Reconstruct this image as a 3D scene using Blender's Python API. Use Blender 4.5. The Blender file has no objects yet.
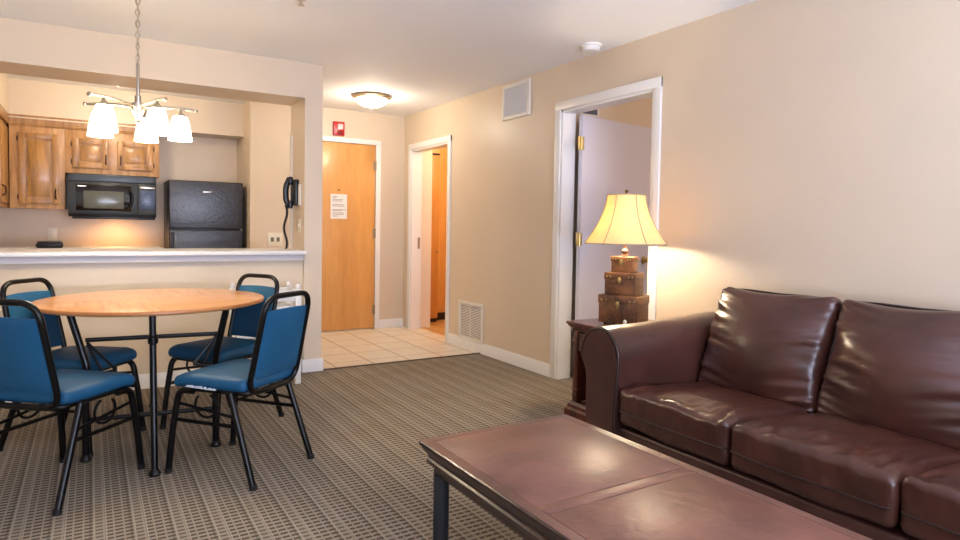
import bpy, bmesh, math, random
from mathutils import Vector, Matrix, noise
random.seed(4)
S = bpy.context.scene
COL = S.collection
PI = math.pi

# ------------------------------------------------------------------ materials
def lin(c):
    return tuple(((v/255)/12.92 if v/255 <= .04045 else ((v/255+.055)/1.055)**2.4) for v in c)+(1,)

def mat(name, rgb, rough=.5, metal=0, spec=None, bump=0, bscale=60, var=0, vscale=4, emit=0, ecol=None, coat=0, bdist=.004, stretch=None, detail=3):
    m = bpy.data.materials.new(name); m.use_nodes = True
    nt = m.node_tree; N = nt.nodes; L = nt.links
    b = N['Principled BSDF']
    b.inputs['Base Color'].default_value = lin(rgb)
    b.inputs['Roughness'].default_value = rough
    b.inputs['Metallic'].default_value = metal
    if spec is not None: b.inputs['Specular IOR Level'].default_value = spec
    if coat: b.inputs['Coat Weight'].default_value = coat; b.inputs['Coat Roughness'].default_value = .15
    if emit:
        b.inputs['Emission Color'].default_value = lin(ecol or rgb); b.inputs['Emission Strength'].default_value = emit
    if bump or var:
        tc = N.new('ShaderNodeTexCoord'); mp = N.new('ShaderNodeMapping'); L.new(tc.outputs['Object'], mp.inputs[0])
        if stretch: mp.inputs['Scale'].default_value = stretch
    if bump:
        n = N.new('ShaderNodeTexNoise'); n.inputs['Scale'].default_value = bscale; n.inputs['Detail'].default_value = detail
        L.new(mp.outputs[0], n.inputs['Vector'])
        bp = N.new('ShaderNodeBump'); bp.inputs['Strength'].default_value = bump; bp.inputs['Distance'].default_value = bdist
        L.new(n.outputs[0], bp.inputs['Height']); L.new(bp.outputs[0], b.inputs['Normal'])
    if var:
        n = N.new('ShaderNodeTexNoise'); n.inputs['Scale'].default_value = vscale; n.inputs['Detail'].default_value = 4
        L.new(mp.outputs[0], n.inputs['Vector'])
        r = N.new('ShaderNodeMapRange'); r.inputs[1].default_value = .3; r.inputs[2].default_value = .7
        r.inputs[3].default_value = 1-var; r.inputs[4].default_value = 1+var
        L.new(n.outputs[0], r.inputs[0])
        v = N.new('ShaderNodeVectorMath'); v.operation = 'SCALE'; v.inputs[0].default_value = lin(rgb)[:3]
        L.new(r.outputs[0], v.inputs['Scale']); L.new(v.outputs[0], b.inputs['Base Color'])
    return m

def wood(name, c1, c2, rough=.4, scale=1, axis='Z', coat=0, dist=3, sc=14):
    m = bpy.data.materials.new(name); m.use_nodes = True
    nt = m.node_tree; N = nt.nodes; L = nt.links; b = N['Principled BSDF']
    b.inputs['Roughness'].default_value = rough
    if coat: b.inputs['Coat Weight'].default_value = coat; b.inputs['Coat Roughness'].default_value = .12
    tc = N.new('ShaderNodeTexCoord'); mp = N.new('ShaderNodeMapping'); L.new(tc.outputs['Object'], mp.inputs[0])
    s = {'X': (.12, 1, 1), 'Y': (1, .12, 1), 'Z': (1, 1, .12)}[axis]
    mp.inputs['Scale'].default_value = [v*scale for v in s]
    n = N.new('ShaderNodeTexNoise'); n.inputs['Scale'].default_value = sc; n.inputs['Detail'].default_value = 6
    n.inputs['Distortion'].default_value = dist*.25; L.new(mp.outputs[0], n.inputs['Vector'])
    n2 = N.new('ShaderNodeTexNoise'); n2.inputs['Scale'].default_value = sc*14; n2.inputs['Detail'].default_value = 2; L.new(mp.outputs[0], n2.inputs['Vector'])
    mx = N.new('ShaderNodeMath'); mx.operation = 'MULTIPLY_ADD'; mx.inputs[1].default_value = .4; L.new(n2.outputs[0], mx.inputs[0]); L.new(n.outputs[0], mx.inputs[2])
    r = N.new('ShaderNodeValToRGB'); r.color_ramp.elements[0].position = .55; r.color_ramp.elements[1].position = .85
    r.color_ramp.elements[0].color = lin(c1); r.color_ramp.elements[1].color = lin(c2)
    L.new(mx.outputs[0], r.inputs[0]); L.new(r.outputs[0], b.inputs['Base Color'])
    return m

def M_(nt, op, a, b=None, c=None):
    n = nt.nodes.new('ShaderNodeMath'); n.operation = op
    for i, v in enumerate((a, b, c)):
        if v is None: continue
        if isinstance(v, (int, float)): n.inputs[i].default_value = v
        else: nt.links.new(v, n.inputs[i])
    return n.outputs[0]

def carpet_mat():
    m = bpy.data.materials.new('woven_carpet'); m.use_nodes = True
    nt = m.node_tree; N = nt.nodes; L = nt.links; b = N['Principled BSDF']
    b.inputs['Roughness'].default_value = .95; b.inputs['Specular IOR Level'].default_value = .1
    tc = N.new('ShaderNodeTexCoord'); sp = N.new('ShaderNodeSeparateXYZ'); L.new(tc.outputs['Object'], sp.inputs[0])
    x, y = sp.outputs[0], sp.outputs[1]
    P = .134
    fx = M_(nt, 'FRACT', M_(nt, 'DIVIDE', x, P))
    # three narrow columns: a plain one, and two carrying dark dashes
    row = M_(nt, 'FRACT', M_(nt, 'DIVIDE', y, .031))
    rowm = M_(nt, 'LESS_THAN', M_(nt, 'ABSOLUTE', M_(nt, 'SUBTRACT', row, .5)), .24)
    dash = M_(nt, 'FRACT', M_(nt, 'MULTIPLY', fx, 4))
    dashm = M_(nt, 'LESS_THAN', M_(nt, 'ABSOLUTE', M_(nt, 'SUBTRACT', dash, .5)), .41)
    wide = M_(nt, 'GREATER_THAN', fx, .32)
    amt = M_(nt, 'MULTIPLY_ADD', wide, .2, .72)
    dark = M_(nt, 'MULTIPLY', M_(nt, 'MULTIPLY', rowm, dashm), amt)
    l1 = M_(nt, 'LESS_THAN', M_(nt, 'ABSOLUTE', M_(nt, 'SUBTRACT', fx, .02)), .016)
    l2 = M_(nt, 'LESS_THAN', M_(nt, 'ABSOLUTE', M_(nt, 'SUBTRACT', fx, .31)), .016)
    lt = M_(nt, 'MAXIMUM', l1, l2)
    dk = M_(nt, 'LESS_THAN', M_(nt, 'ABSOLUTE', M_(nt, 'SUBTRACT', fx, .92)), .03)
    dark = M_(nt, 'MAXIMUM', dark, M_(nt, 'MULTIPLY', dk, .5))
    dark = M_(nt, 'MULTIPLY', dark, M_(nt, 'SUBTRACT', 1, lt))
    mx = N.new('ShaderNodeMixRGB'); mx.inputs[1].default_value = lin((152, 141, 125)); mx.inputs[2].default_value = lin((78, 67, 56))
    L.new(dark, mx.inputs[0])
    m2 = N.new('ShaderNodeMixRGB'); L.new(M_(nt, 'MULTIPLY', lt, .45), m2.inputs[0]); L.new(mx.outputs[0], m2.inputs[1]); m2.inputs[2].default_value = lin((176, 168, 152))
    # wear stains with a shape of their own
    n = N.new('ShaderNodeTexNoise'); n.inputs['Scale'].default_value = 1.6; n.inputs['Detail'].default_value = 3; L.new(tc.outputs['Object'], n.inputs['Vector'])
    r = N.new('ShaderNodeMapRange'); L.new(n.outputs[0], r.inputs[0]); r.inputs[1].default_value = .52; r.inputs[2].default_value = .72; r.inputs[3].default_value = 0; r.inputs[4].default_value = .45
    m3 = N.new('ShaderNodeMixRGB'); m3.blend_type = 'MULTIPLY'; L.new(r.outputs[0], m3.inputs[0]); L.new(m2.outputs[0], m3.inputs[1]); m3.inputs[2].default_value = (.75, .62, .42, 1)
    L.new(m3.outputs[0], b.inputs['Base Color'])
    bp = N.new('ShaderNodeBump'); bp.inputs['Strength'].default_value = .4; bp.inputs['Distance'].default_value = .003; bp.invert = True
    L.new(dark, bp.inputs['Height']); L.new(bp.outputs[0], b.inputs['Normal'])
    return m

def tile_mat(name, col, grout, size=.33, ox=0, oy=0, gw=.012):
    m = bpy.data.materials.new(name); m.use_nodes = True
    nt = m.node_tree; N = nt.nodes; L = nt.links; b = N['Principled BSDF']; b.inputs['Roughness'].default_value = .35
    tc = N.new('ShaderNodeTexCoord'); sp = N.new('ShaderNodeSeparateXYZ'); L.new(tc.outputs['Object'], sp.inputs[0])
    ms = []
    for o, off, w in ((sp.outputs[0], ox, gw), (sp.outputs[1], oy, gw*1.2)):
        f = M_(nt, 'FRACT', M_(nt, 'DIVIDE', M_(nt, 'ADD', o, off), size))
        ms.append(M_(nt, 'LESS_THAN', M_(nt, 'ABSOLUTE', M_(nt, 'SUBTRACT', f, .5)), w/size/2+.004))
    g = M_(nt, 'MAXIMUM', ms[0], M_(nt, 'MULTIPLY', ms[1], .7))
    n = N.new('ShaderNodeTexNoise'); n.inputs['Scale'].default_value = 7; n.inputs['Detail'].default_value = 5; L.new(tc.outputs['Object'], n.inputs['Vector'])
    r = N.new('ShaderNodeMixRGB'); L.new(n.outputs[0], r.inputs[0]); r.inputs[1].default_value = lin([c*.93 for c in col]); r.inputs[2].default_value = lin([min(255, c*1.06) for c in col])
    mx = N.new('ShaderNodeMixRGB'); L.new(g, mx.inputs[0]); L.new(r.outputs[0], mx.inputs[1]); mx.inputs[2].default_value = lin(grout)
    L.new(mx.outputs[0], b.inputs['Base Color'])
    return m

def tabletop_mat():
    m = bpy.data.materials.new('tabletop_wood'); m.use_nodes = True
    nt = m.node_tree; N = nt.nodes; L = nt.links; b = N['Principled BSDF']
    b.inputs['Roughness'].default_value = .3; b.inputs['Coat Weight'].default_value = .3
    tc = N.new('ShaderNodeTexCoord'); sp = N.new('ShaderNodeSeparateXYZ'); L.new(tc.outputs['Object'], sp.inputs[0])
    # sunburst veneer: grain turned quarter by quarter
    q = M_(nt, 'GREATER_THAN', M_(nt, 'MULTIPLY', sp.outputs[0], sp.outputs[1]), 0)
    outs = []
    for s in ((1.2, 12, 1), (12, 1.2, 1)):
        mp = N.new('ShaderNodeMapping'); mp.inputs['Scale'].default_value = s; L.new(tc.outputs['Object'], mp.inputs[0])
        n = N.new('ShaderNodeTexNoise'); n.inputs['Scale'].default_value = 3; n.inputs['Detail'].default_value = 5; L.new(mp.outputs[0], n.inputs['Vector']); outs.append(n.outputs[0])
    mx = N.new('ShaderNodeMixRGB'); L.new(q, mx.inputs[0]); L.new(outs[0], mx.inputs[1]); L.new(outs[1], mx.inputs[2])
    r = N.new('ShaderNodeValToRGB'); r.color_ramp.elements[0].position = .35; r.color_ramp.elements[1].position = .68
    r.color_ramp.elements[0].color = lin((196, 134, 78)); r.color_ramp.elements[1].color = lin((228, 172, 112))
    L.new(mx.outputs[0], r.inputs[0])
    m2 = N.new('ShaderNodeMixRGB'); m2.blend_type = 'MULTIPLY'; L.new(M_(nt, 'MULTIPLY', q, .35), m2.inputs[0]); L.new(r.outputs[0], m2.inputs[1]); m2.inputs[2].default_value = (.85, .8, .72, 1)
    L.new(m2.outputs[0], b.inputs['Base Color'])
    return m

def leather(name, rgb, rough, wr=.5, sc=(9, 9, 9), seed=0):
    m = bpy.data.materials.new(name); m.use_nodes = True
    nt = m.node_tree; N = nt.nodes; L = nt.links; b = N['Principled BSDF']
    b.inputs['Roughness'].default_value = rough; b.inputs['Specular IOR Level'].default_value = .6
    tc = N.new('ShaderNodeTexCoord')
    n = N.new('ShaderNodeTexNoise'); n.inputs['Scale'].default_value = 1; n.inputs['Detail'].default_value = 1.5; n.inputs['Distortion'].default_value = .5
    mp = N.new('ShaderNodeMapping'); mp.inputs['Scale'].default_value = sc; L.new(tc.outputs['Object'], mp.inputs[0]); L.new(mp.outputs[0], n.inputs['Vector'])
    v = N.new('ShaderNodeTexNoise'); v.inputs['Scale'].default_value = 350; L.new(tc.outputs['Object'], v.inputs['Vector'])
    bp = N.new('ShaderNodeBump'); bp.inputs['Strength'].default_value = wr; bp.inputs['Distance'].default_value = .012; L.new(n.outputs[0], bp.inputs['Height'])
    b2 = N.new('ShaderNodeBump'); b2.inputs['Strength'].default_value = .05; b2.inputs['Distance'].default_value = .001; L.new(v.outputs[0], b2.inputs['Height']); L.new(bp.outputs[0], b2.inputs['Normal'])
    L.new(b2.outputs[0], b.inputs['Normal'])
    c = N.new('ShaderNodeTexNoise'); c.inputs['Scale'].default_value = 5; c.inputs['Detail'].default_value = 5; L.new(tc.outputs['Object'], c.inputs['Vector'])
    r = N.new('ShaderNodeValToRGB'); r.color_ramp.elements[0].position = .3; r.color_ramp.elements[1].position = .75
    r.color_ramp.elements[0].color = lin([k*.82 for k in rgb]); r.color_ramp.elements[1].color = lin([k*1.15 for k in rgb])
    L.new(c.outputs[0], r.inputs[0]); L.new(r.outputs[0], b.inputs['Base Color'])
    return m

def shade_mat(name, rgb, transl, emit, ecol):
    m = bpy.data.materials.new(name); m.use_nodes = True
    nt = m.node_tree; N = nt.nodes; L = nt.links
    for n in list(N): N.remove(n)
    o = N.new('ShaderNodeOutputMaterial'); d = N.new('ShaderNodeBsdfDiffuse'); t = N.new('ShaderNodeBsdfTranslucent')
    d.inputs[0].default_value = lin(rgb); t.inputs[0].default_value = lin(rgb)
    mx = N.new('ShaderNodeMixShader'); mx.inputs[0].default_value = transl
    L.new(d.outputs[0], mx.inputs[1]); L.new(t.outputs[0], mx.inputs[2])
    if emit:
        e = N.new('ShaderNodeEmission'); e.inputs[0].default_value = lin(ecol); e.inputs[1].default_value = emit
        a = N.new('ShaderNodeAddShader'); L.new(mx.outputs[0], a.inputs[0]); L.new(e.outputs[0], a.inputs[1]); L.new(a.outputs[0], o.inputs[0])
    else: L.new(mx.outputs[0], o.inputs[0])
    return m

WALL = mat('beige_paint', (217, 199, 174), .40, spec=.4, bump=.08, bscale=45, bdist=.003, var=.015, vscale=3)
CEIL = mat('ceiling_paint', (240, 240, 240), .75, bump=.15, bscale=70, bdist=.004)
TRIM = mat('white_trim', (236, 233, 228), .35)
TRIMG = mat('sill_laminate', (228, 226, 224), .3)
CARPET = carpet_mat()
TILE = tile_mat('hall_tile', (222, 213, 196), (168, 148, 122), .33, ox=.1, oy=.25)
TILEB = tile_mat('bath_tile', (214, 170, 110), (150, 110, 70), .2)
MAPLE = wood('maple_door', (206, 146, 78), (222, 164, 94), .35, sc=3, coat=.15)
OAK = wood('oak_cabinet', (142, 98, 44), (184, 134, 66), .38, coat=.2, sc=16)
OAKF = wood('oak_face_frame', (170, 122, 74), (204, 158, 106), .42, coat=.1, sc=16)
OAKD = wood('oak_frame', (146, 102, 52), (184, 136, 76), .4, coat=.15, sc=16)
BATHWOOD = wood('amber_wood', (226, 172, 98), (234, 184, 112), .4)
DARK = mat('dark_brown_base', (40, 24, 14), .7)  # even dark brown for plinths, grille slots and the end table back
CHERRY = wood('cherry_wood', (62, 24, 16), (104, 48, 32), .28, axis='Z', coat=.4)
CHEST = wood('chest_wood', (70, 42, 24), (128, 84, 50), .5, axis='X', sc=10)
BRASS = mat('brass', (206, 184, 128), .35, 1)
BRONZE = mat('dark_bronze', (70, 52, 38), .4, .8)
NICKEL = mat('brushed_nickel', (205, 196, 180), .3, 1)
PEWTER = mat('pewter_finish', (176, 156, 128), .45, .7)
BLACKM = mat('black_tube', (8, 7, 7), .28, spec=.3)
BLACKP = mat('black_plastic', (16, 16, 18), .35)
GREYP = mat('charcoal_plastic', (54, 60, 64), .3)
GLASSB = mat('black_glass', (10, 10, 12), .08, spec=.8)
SCREEN = mat('oven_window', (92, 94, 84), .2, var=.15, vscale=8)
PANEL = mat('blue_grey_keypad', (70, 84, 112), .3, var=.35, vscale=45)
FRIDGE = mat('black_pebble_enamel', (27, 29, 38), .33, spec=.9, bump=.8, bscale=50, bdist=.004, var=.4, vscale=22)  # tone mottling paints in the broken reflections of the pebbled face
VINYL = mat('blue_vinyl', (20, 79, 113), .55, spec=.35, bump=.12, bscale=120, bdist=.001, var=.08, vscale=5)
VINYLW = mat('worn_white_backing', (205, 208, 212), .8)
TABLETOP = tabletop_mat()
TEDGE = wood('tabletop_edge', (186, 116, 62), (206, 138, 82), .3, axis='X')
LEATH = leather('brown_leather', (73, 41, 33), .29, .4, (4, 5, 5))
LEATHS = leather('brown_leather_crumpled', (74, 41, 32), .31, .8, (5, 13, 8))
LEATHB = leather('brown_leather_smooth', (74, 43, 36), .33, .15, (3, 3, 3))
LEATHP = mat('leather_piping', (46, 27, 22), .4)
COFTOP = leather('coffee_leather', (122, 81, 69), .38, .16, (22, 30, 22))
COFW = wood('coffee_dark_wood', (44, 24, 20), (58, 33, 28), .3, axis='Y', coat=.2)
COFB = leather('coffee_border', (106, 70, 60), .34, .1, (14, 14, 14))
COFGR = mat('coffee_groove', (86, 50, 42), .4)
METALG = mat('gunmetal', (62, 66, 72), .35, .7)
PAPER = mat('white_paper', (232, 228, 222), .7)
INK = mat('grey_print', (140, 134, 134), .8)
REDP = mat('alarm_red', (190, 22, 26), .35)
CLEARP = mat('strobe_lens', (225, 200, 196), .2)
OUTL = mat('ivory_plate', (232, 226, 206), .4)
APRON = mat('shaded_pale_band', (206, 202, 204), .5)  # trim greyed: shade under the ledge put into the colour
VENTX = mat('grey_grille', (112, 112, 124), .5)
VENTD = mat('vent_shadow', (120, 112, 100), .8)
VENTW = mat('vent_white', (226, 220, 208), .45)
VENTG = mat('vent_grey_blade', (216, 212, 206), .4)
DOORW = mat('white_door_paint', (214, 210, 220), .4)
PINK = mat('off_white_wall', (236, 224, 208), .5)
RUBBER = mat('rubber_foot', (20, 20, 20), .7)
WHITEW = mat('white_painted_wood', (228, 226, 222), .4)
GLOW = shade_mat('lit_frosted_glass', (250, 246, 236), .5, 5.0, (255, 244, 222))
GLOWD = shade_mat('lit_dome_glass', (250, 244, 230), .5, 3.2, (255, 240, 208))
LINEN = shade_mat('cream_shade_fabric', (252, 230, 180), .42, 0, None)
SEAM = mat('shade_seam', (176, 160, 128), .8)
BULB = mat('lit_bulb', (255, 240, 210), .5, emit=20)
THRESH = mat('carpet_edge_strip', (84, 68, 52), .6)

# ------------------------------------------------------------------ geometry helpers
def box(bm, x0, x1, y0, y1, z0, z1, bev=0, seg=2, mtx=None):
    vs = [bm.verts.new((x, y, z)) for x in (x0, x1) for y in (y0, y1) for z in (z0, z1)]
    fs = [bm.faces.new([vs[i] for i in f]) for f in ((0, 1, 3, 2), (4, 6, 7, 5), (0, 4, 5, 1), (2, 3, 7, 6), (0, 2, 6, 4), (1, 5, 7, 3))]
    if bev:
        es = list({e for f in fs for e in f.edges})
        r = bmesh.ops.bevel(bm, geom=es, offset=bev, segments=seg, affect='EDGES', profile=.5)
        vs = list({v for f in r['faces'] for v in f.verts} | {v for v in vs if v.is_valid})
    if mtx is not None: bmesh.ops.transform(bm, matrix=mtx, verts=vs)
    return vs

def tube(bm, pts, r, seg=10, closed=False, cap=True, flat=None):
    pts = [Vector(p) for p in pts]; n = len(pts); rings = []
    rad = r if isinstance(r, (list, tuple)) else [r]*n
    def tan(i):
        a = pts[(i-1) % n] if (closed or i > 0) else pts[i]
        b = pts[(i+1) % n] if (closed or i < n-1) else pts[i]
        return (b-a).normalized()
    t = tan(0); up = Vector((0, 0, 1)) if abs(t.z) < .9 else Vector((1, 0, 0))
    u = t.cross(up).normalized()
    for i in range(n):
        t = tan(i); u = (u - t*u.dot(t)).normalized(); v = t.cross(u)
        rings.append([bm.verts.new(pts[i]+u*math.cos(2*PI*k/seg)*rad[i]+v*math.sin(2*PI*k/seg)*rad[i]*(flat or 1)) for k in range(seg)])
    m = n if closed else n-1
    for i in range(m):
        a, b = rings[i], rings[(i+1) % n]
        for k in range(seg):
            bm.faces.new((a[k], a[(k+1) % seg], b[(k+1) % seg], b[k]))
    if cap and not closed:
        bm.faces.new(list(reversed(rings[0]))); bm.faces.new(rings[-1])

def arc_path(pts, rad, n=6, closed=False):
    """polyline with its corners rounded"""
    P = [Vector(p) for p in pts]; out = []
    N = len(P)
    rng = range(N) if closed else range(1, N-1)
    if not closed: out.append(P[0])
    for i in rng:
        a, b, c = P[i-1], P[i], P[(i+1) % N]
        d1 = (a-b); d2 = (c-b)
        r = min(rad, d1.length*.49, d2.length*.49)
        s, e = b+d1.normalized()*r, b+d2.normalized()*r
        for k in range(n+1):
            t = k/n; out.append((1-t)**2*s+2*t*(1-t)*b+t*t*e)
    if not closed: out.append(P[-1])
    return out

def lathe(bm, prof, cx=0, cy=0, seg=32, axis='Z', cz=0):
    rings = []
    for r, z in prof:
        ring = []
        for k in range(seg):
            a = 2*PI*k/seg; c, s = math.cos(a)*max(r, 1e-4), math.sin(a)*max(r, 1e-4)
            p = {'Z': (cx+c, cy+s, cz+z), 'Y': (cx+c, cy+z, cz+s), 'X': (cx+z, cy+c, cz+s)}[axis]
            ring.append(bm.verts.new(p))
        rings.append(ring)
    for a, b in zip(rings, rings[1:]):
        for k in range(seg): bm.faces.new((a[k], a[(k+1) % seg], b[(k+1) % seg], b[k]))
    if prof[0][0] > 1e-3: bm.faces.new(list(reversed(rings[0])))
    if prof[-1][0] > 1e-3: bm.faces.new(rings[-1])

def prism(bm, poly, axis, a, b):
    """extrude a 2-D outline along an axis from a to b"""
    def P(u, v, w): return {'X': (w, u, v), 'Y': (u, w, v), 'Z': (u, v, w)}[axis]
    A = [bm.verts.new(P(u, v, a)) for u, v in poly]; B = [bm.verts.new(P(u, v, b)) for u, v in poly]
    n = len(poly)
    for i in range(n): bm.faces.new((A[i], A[(i+1) % n], B[(i+1) % n], B[i]))
    bm.faces.new(A); bm.faces.new(list(reversed(B)))

def cushion(bm, c, h, r, puff=(0, 0, 0), n=22, wr=.004, seed=0, wsc=6, mtx=None, crease=0, lip=0):
    """soft rounded box, centre c, half sizes h, edge radius r, bulge per axis"""
    vid = {}
    def vert(i, j, k):
        key = (i, j, k)
        if key in vid: return vid[key]
        p = Vector((2*i/n-1, 2*j/n-1, 2*k/n-1))
        p = Vector([math.sin(v*PI/2) if abs(v) < 1 else v for v in p])
        q = Vector([p[a]*h[a] for a in range(3)])
        inn = Vector([max(-(h[a]-r), min(h[a]-r, q[a])) for a in range(3)])
        d = q-inn
        if d.length > 1e-6: q = inn+d.normalized()*r
        nx = [q[a]/h[a] for a in range(3)]
        o = Vector((0, 0, 0))
        for a in range(3):
            b_, c_ = (a+1) % 3, (a+2) % 3
            f = (1-min(1, abs(nx[b_]))**2.2)*(1-min(1, abs(nx[c_]))**2.2)
            o[a] = nx[a]*puff[a]*f
        w = noise.noise_vector(q*wsc+Vector((seed*7.3, seed, 0)))*wr
        if crease:
            e = abs(nx[1])**3
            w += Vector((0, 0, 1))*0+o.normalized()*0
            e = abs(nx[1])**1.7*(1-.5*abs(nx[1])**8)
            g = noise.noise(Vector((q.y*4, (q.z-.25*abs(q.y))*34, seed)))*crease*e*1.8
            w.x += g
        if lip:
            mk = max(0, min(1, (-nx[0]-.05)*1.6))*max(0, min(1, nx[2]+.6))
            g = noise.noise(Vector((q.x*7+q.y*6, q.y*30-q.x*8, seed*3.1)))+.6*noise.noise(Vector((q.x*22, q.y*45, seed*5.1)))
            w.z += g*lip*mk; w.x += g*lip*.5*mk
        q = q+o+w
        v = bm.verts.new(mtx @ q + Vector(c) if mtx is not None else q+Vector(c)); vid[key] = v
        return v
    for ax in range(3):
        for side in (0, n):
            for a in range(n):
                for b in range(n):
                    ks = []
                    for da, db in ((0, 0), (1, 0), (1, 1), (0, 1)):
                        ijk = [0, 0, 0]; ijk[ax] = side; ijk[(ax+1) % 3] = a+da; ijk[(ax+2) % 3] = b+db
                        ks.append(vert(*ijk))
                    if side == 0: ks.reverse()
                    bm.faces.new(ks)

def abs_loc(o):
    v = Vector((0, 0, 0))
    while o is not None: v += o.location; o = o.parent
    return v

def obj(name, bm, m, parent=None, world=False, sharp=35, label=None, loc=None):
    bmesh.ops.recalc_face_normals(bm, faces=bm.faces)
    me = bpy.data.meshes.new(name)
    off = None
    if world and parent is not None: off = abs_loc(parent)
    if loc is not None: off = Vector(loc)
    if off is not None: bmesh.ops.translate(bm, verts=bm.verts, vec=-off)
    bm.to_mesh(me); bm.free()
    me.shade_smooth()
    me.set_sharp_from_angle(angle=math.radians(sharp))
    o = bpy.data.objects.new(name, me); COL.objects.link(o)
    me.materials.append(m)
    if loc is not None: o.location = loc
    if parent is not None: o.parent = parent
    if label: o['label'] = label
    return o

def B(): return bmesh.new()
def bx(*a, **k):
    bm = bmesh.new(); box(bm, *a, **k); return bm
def tb(pts, r, **k):
    bm = bmesh.new(); tube(bm, pts, r, **k); return bm
def la(prof, **k):
    bm = bmesh.new(); lathe(bm, prof, **k); return bm

def thing(name, label, cat, loc=(0, 0, 0), rotz=0, group=None):
    o = bpy.data.objects.new(name, None); COL.objects.link(o); o.empty_display_size = .1
    o.location = loc; o.rotation_euler = (0, 0, rotz); o['label'] = label; o['category'] = cat
    if group: o['group'] = group
    return o
def tag(o, label, cat, group=None):
    o['label'] = label; o['category'] = cat
    if group: o['group'] = group
    return o
def struct(name, bm, m, parent=None, label=None, sharp=35):
    o = obj(name, bm, m, parent, sharp=sharp)
    if parent is None: o['kind'] = 'structure'
    if label: o['label'] = label
    return o
def dup(root, loc, rotz, label, group=None):
    r = root.copy(); COL.objects.link(r); r.location = loc; r.rotation_euler = (0, 0, rotz); r['label'] = label
    if group: r['group'] = group
    def rec(src, dst):
        for ch in list(src.children):
            c = ch.copy(); COL.objects.link(c); c.parent = dst; rec(ch, c)
    rec(root, r)
    return r

# ------------------------------------------------------------------ room shell
H = 2.44; XR = 3.10; XRB = 3.22; YK = 4.99; YE = 6.75; YB = 7.45; XA = 1.385; YBK = -1.6; XL = -2.2
D2 = (2.925, 3.872, 2.09); D1 = (5.68, 6.55, 2.04)

struct('floor', bx(XL, XRB, YBK, 5.00, -.1, 0), CARPET, label='grey beige carpet woven with rows of dark dashes')
bm = B(); box(bm, 1.50, XRB, 5.00, 7.0, -.1, .004)
struct('floor_hall', bm, TILE, label='cream square tile floor of the entry hall')
struct('floor_kitchen', bx(-1.2, 1.50, 5.00, YB+.2, -.1, 0), TILE)
struct('floor_bath', bx(XRB, 4.6, 4.6, 7.3, -.1, 0), TILEB)
struct('floor_bedroom', bx(XRB, 6.6, .3, 4.1, -.1, 0), CARPET)
struct('trim_8', bx(1.6, XR, 4.985, 5.01, 0, .007, .002), THRESH, label='dark strip between carpet and hall tile')
struct('ceiling', bx(XL-.1, 6.7, YBK-.1, YB+.25, H, H+.1), CEIL, label='off white ceiling')

bm = B()
box(bm, XR, XRB, YBK, D2[0], 0, H); box(bm, XR, XRB, D2[0], D2[1], D2[2], H)
box(bm, XR, XRB, D2[1], D1[0], 0, H); box(bm, XR, XRB, D1[0], D1[1], D1[2], H); box(bm, XR, XRB, D1[1], YE+.12, 0, H)
struct('wall_right', bm, WALL)
DE = (1.85, 2.745, 2.08)
bm = B()
box(bm, XA, DE[0], YE, YE+.12, 0, H); box(bm, DE[0], DE[1], YE, YE+.12, DE[2], H); box(bm, DE[1], XR, YE, YE+.12, 0, H)
box(bm, XA, XA+.12, YE+.12, YB, 0, H)
struct('wall_entry', bm, WALL)
struct('wall_kitchen_back', bx(-1.1, XA+.12, YB, YB+.12, 0, H), WALL)
struct('wall_kitchen_left', bx(XL-.12, -.98, 5.4, YB, 0, H), WALL)
# partition between living room and kitchen: low wall, pier and header in one plane
bm = B()
box(bm, XL, 1.435, 5.03, 5.36, 0, .94)
struct('wall_counter', bm, WALL, label='beige half wall under the pass-through sill')
bm = B()
box(bm, 1.435, 1.577, YK, 5.40, 0, H); box(bm, XL, 1.435, YK, 5.40, 2.168, H)
struct('wall_pier', bm, WALL, label='beige pier and header framing the kitchen pass-through')
struct('wall_left', bx(XL-.12, XL, YBK, 5.4, 0, H), WALL)
# rear wall with a large window opening behind the viewer
bm = B()
WX0, WX1, WZ0, WZ1 = -.6, 2.5, .75, 2.15
box(bm, XL, WX0, YBK-.15, YBK, 0, H); box(bm, WX1, XRB, YBK-.15, YBK, 0, H)
box(bm, WX0, WX1, YBK-.15, YBK, 0, WZ0); box(bm, WX0, WX1, YBK-.15, YBK, WZ1, H)
struct('wall_rear', bm, WALL)
bm = B()
for a in ((WX0-.06, WX0), (WX1, WX1+.06), ((WX0+WX1)/2-.03, (WX0+WX1)/2+.03)): box(bm, a[0], a[1], YBK-.1, YBK+.02, WZ0-.06, WZ1+.06)
box(bm, WX0, WX1, YBK-.1, YBK+.02, WZ0-.06, WZ0); box(bm, WX0, WX1, YBK-.1, YBK+.02, WZ1, WZ1+.06)
struct('window_1', bm, TRIM)
# kitchen soffit over the cabinets
bm = B(); box(bm, -.98, XA, 7.08, YB, 2.095, H); box(bm, -.98, -.625, 5.4, 7.08, 2.115, H)
struct('wall_soffit', bm, WALL, label='beige soffit above the kitchen cabinets')
# bedroom and bath enclosures
bm = B(); box(bm, XRB, 6.6, 3.97, 4.09, 0, H); box(bm, 6.6, 6.72, .3, 4.09, 0, H); box(bm, XRB, 6.6, .2, .32, 0, H)
struct('wall_bedroom', bm, WALL)
bm = B(); box(bm, 3.63, 4.6, 7.06, 7.18, 0, H); box(bm, 4.5, 4.62, 4.6, 7.18, 0, H); box(bm, XRB, 4.6, 4.5, 4.62, 0, H)
struct('wall_bath', bm, BATHWOOD)
struct('wall_bath_return', bx(XRB, 3.385, 6.60, 7.0, 0, H), PINK)

# sill
bm = B(); box(bm, XL, 1.437, 4.925, 5.50, .942, .972, .006)
s = struct('trim_1', bm, TRIMG, label='white laminate ledge on top of the half wall')
struct('trim_2', bx(XL, 1.428, 4.975, 5.03, .895, .942, .003), APRON, label='pale band below the ledge with shade painted into its colour')

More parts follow.
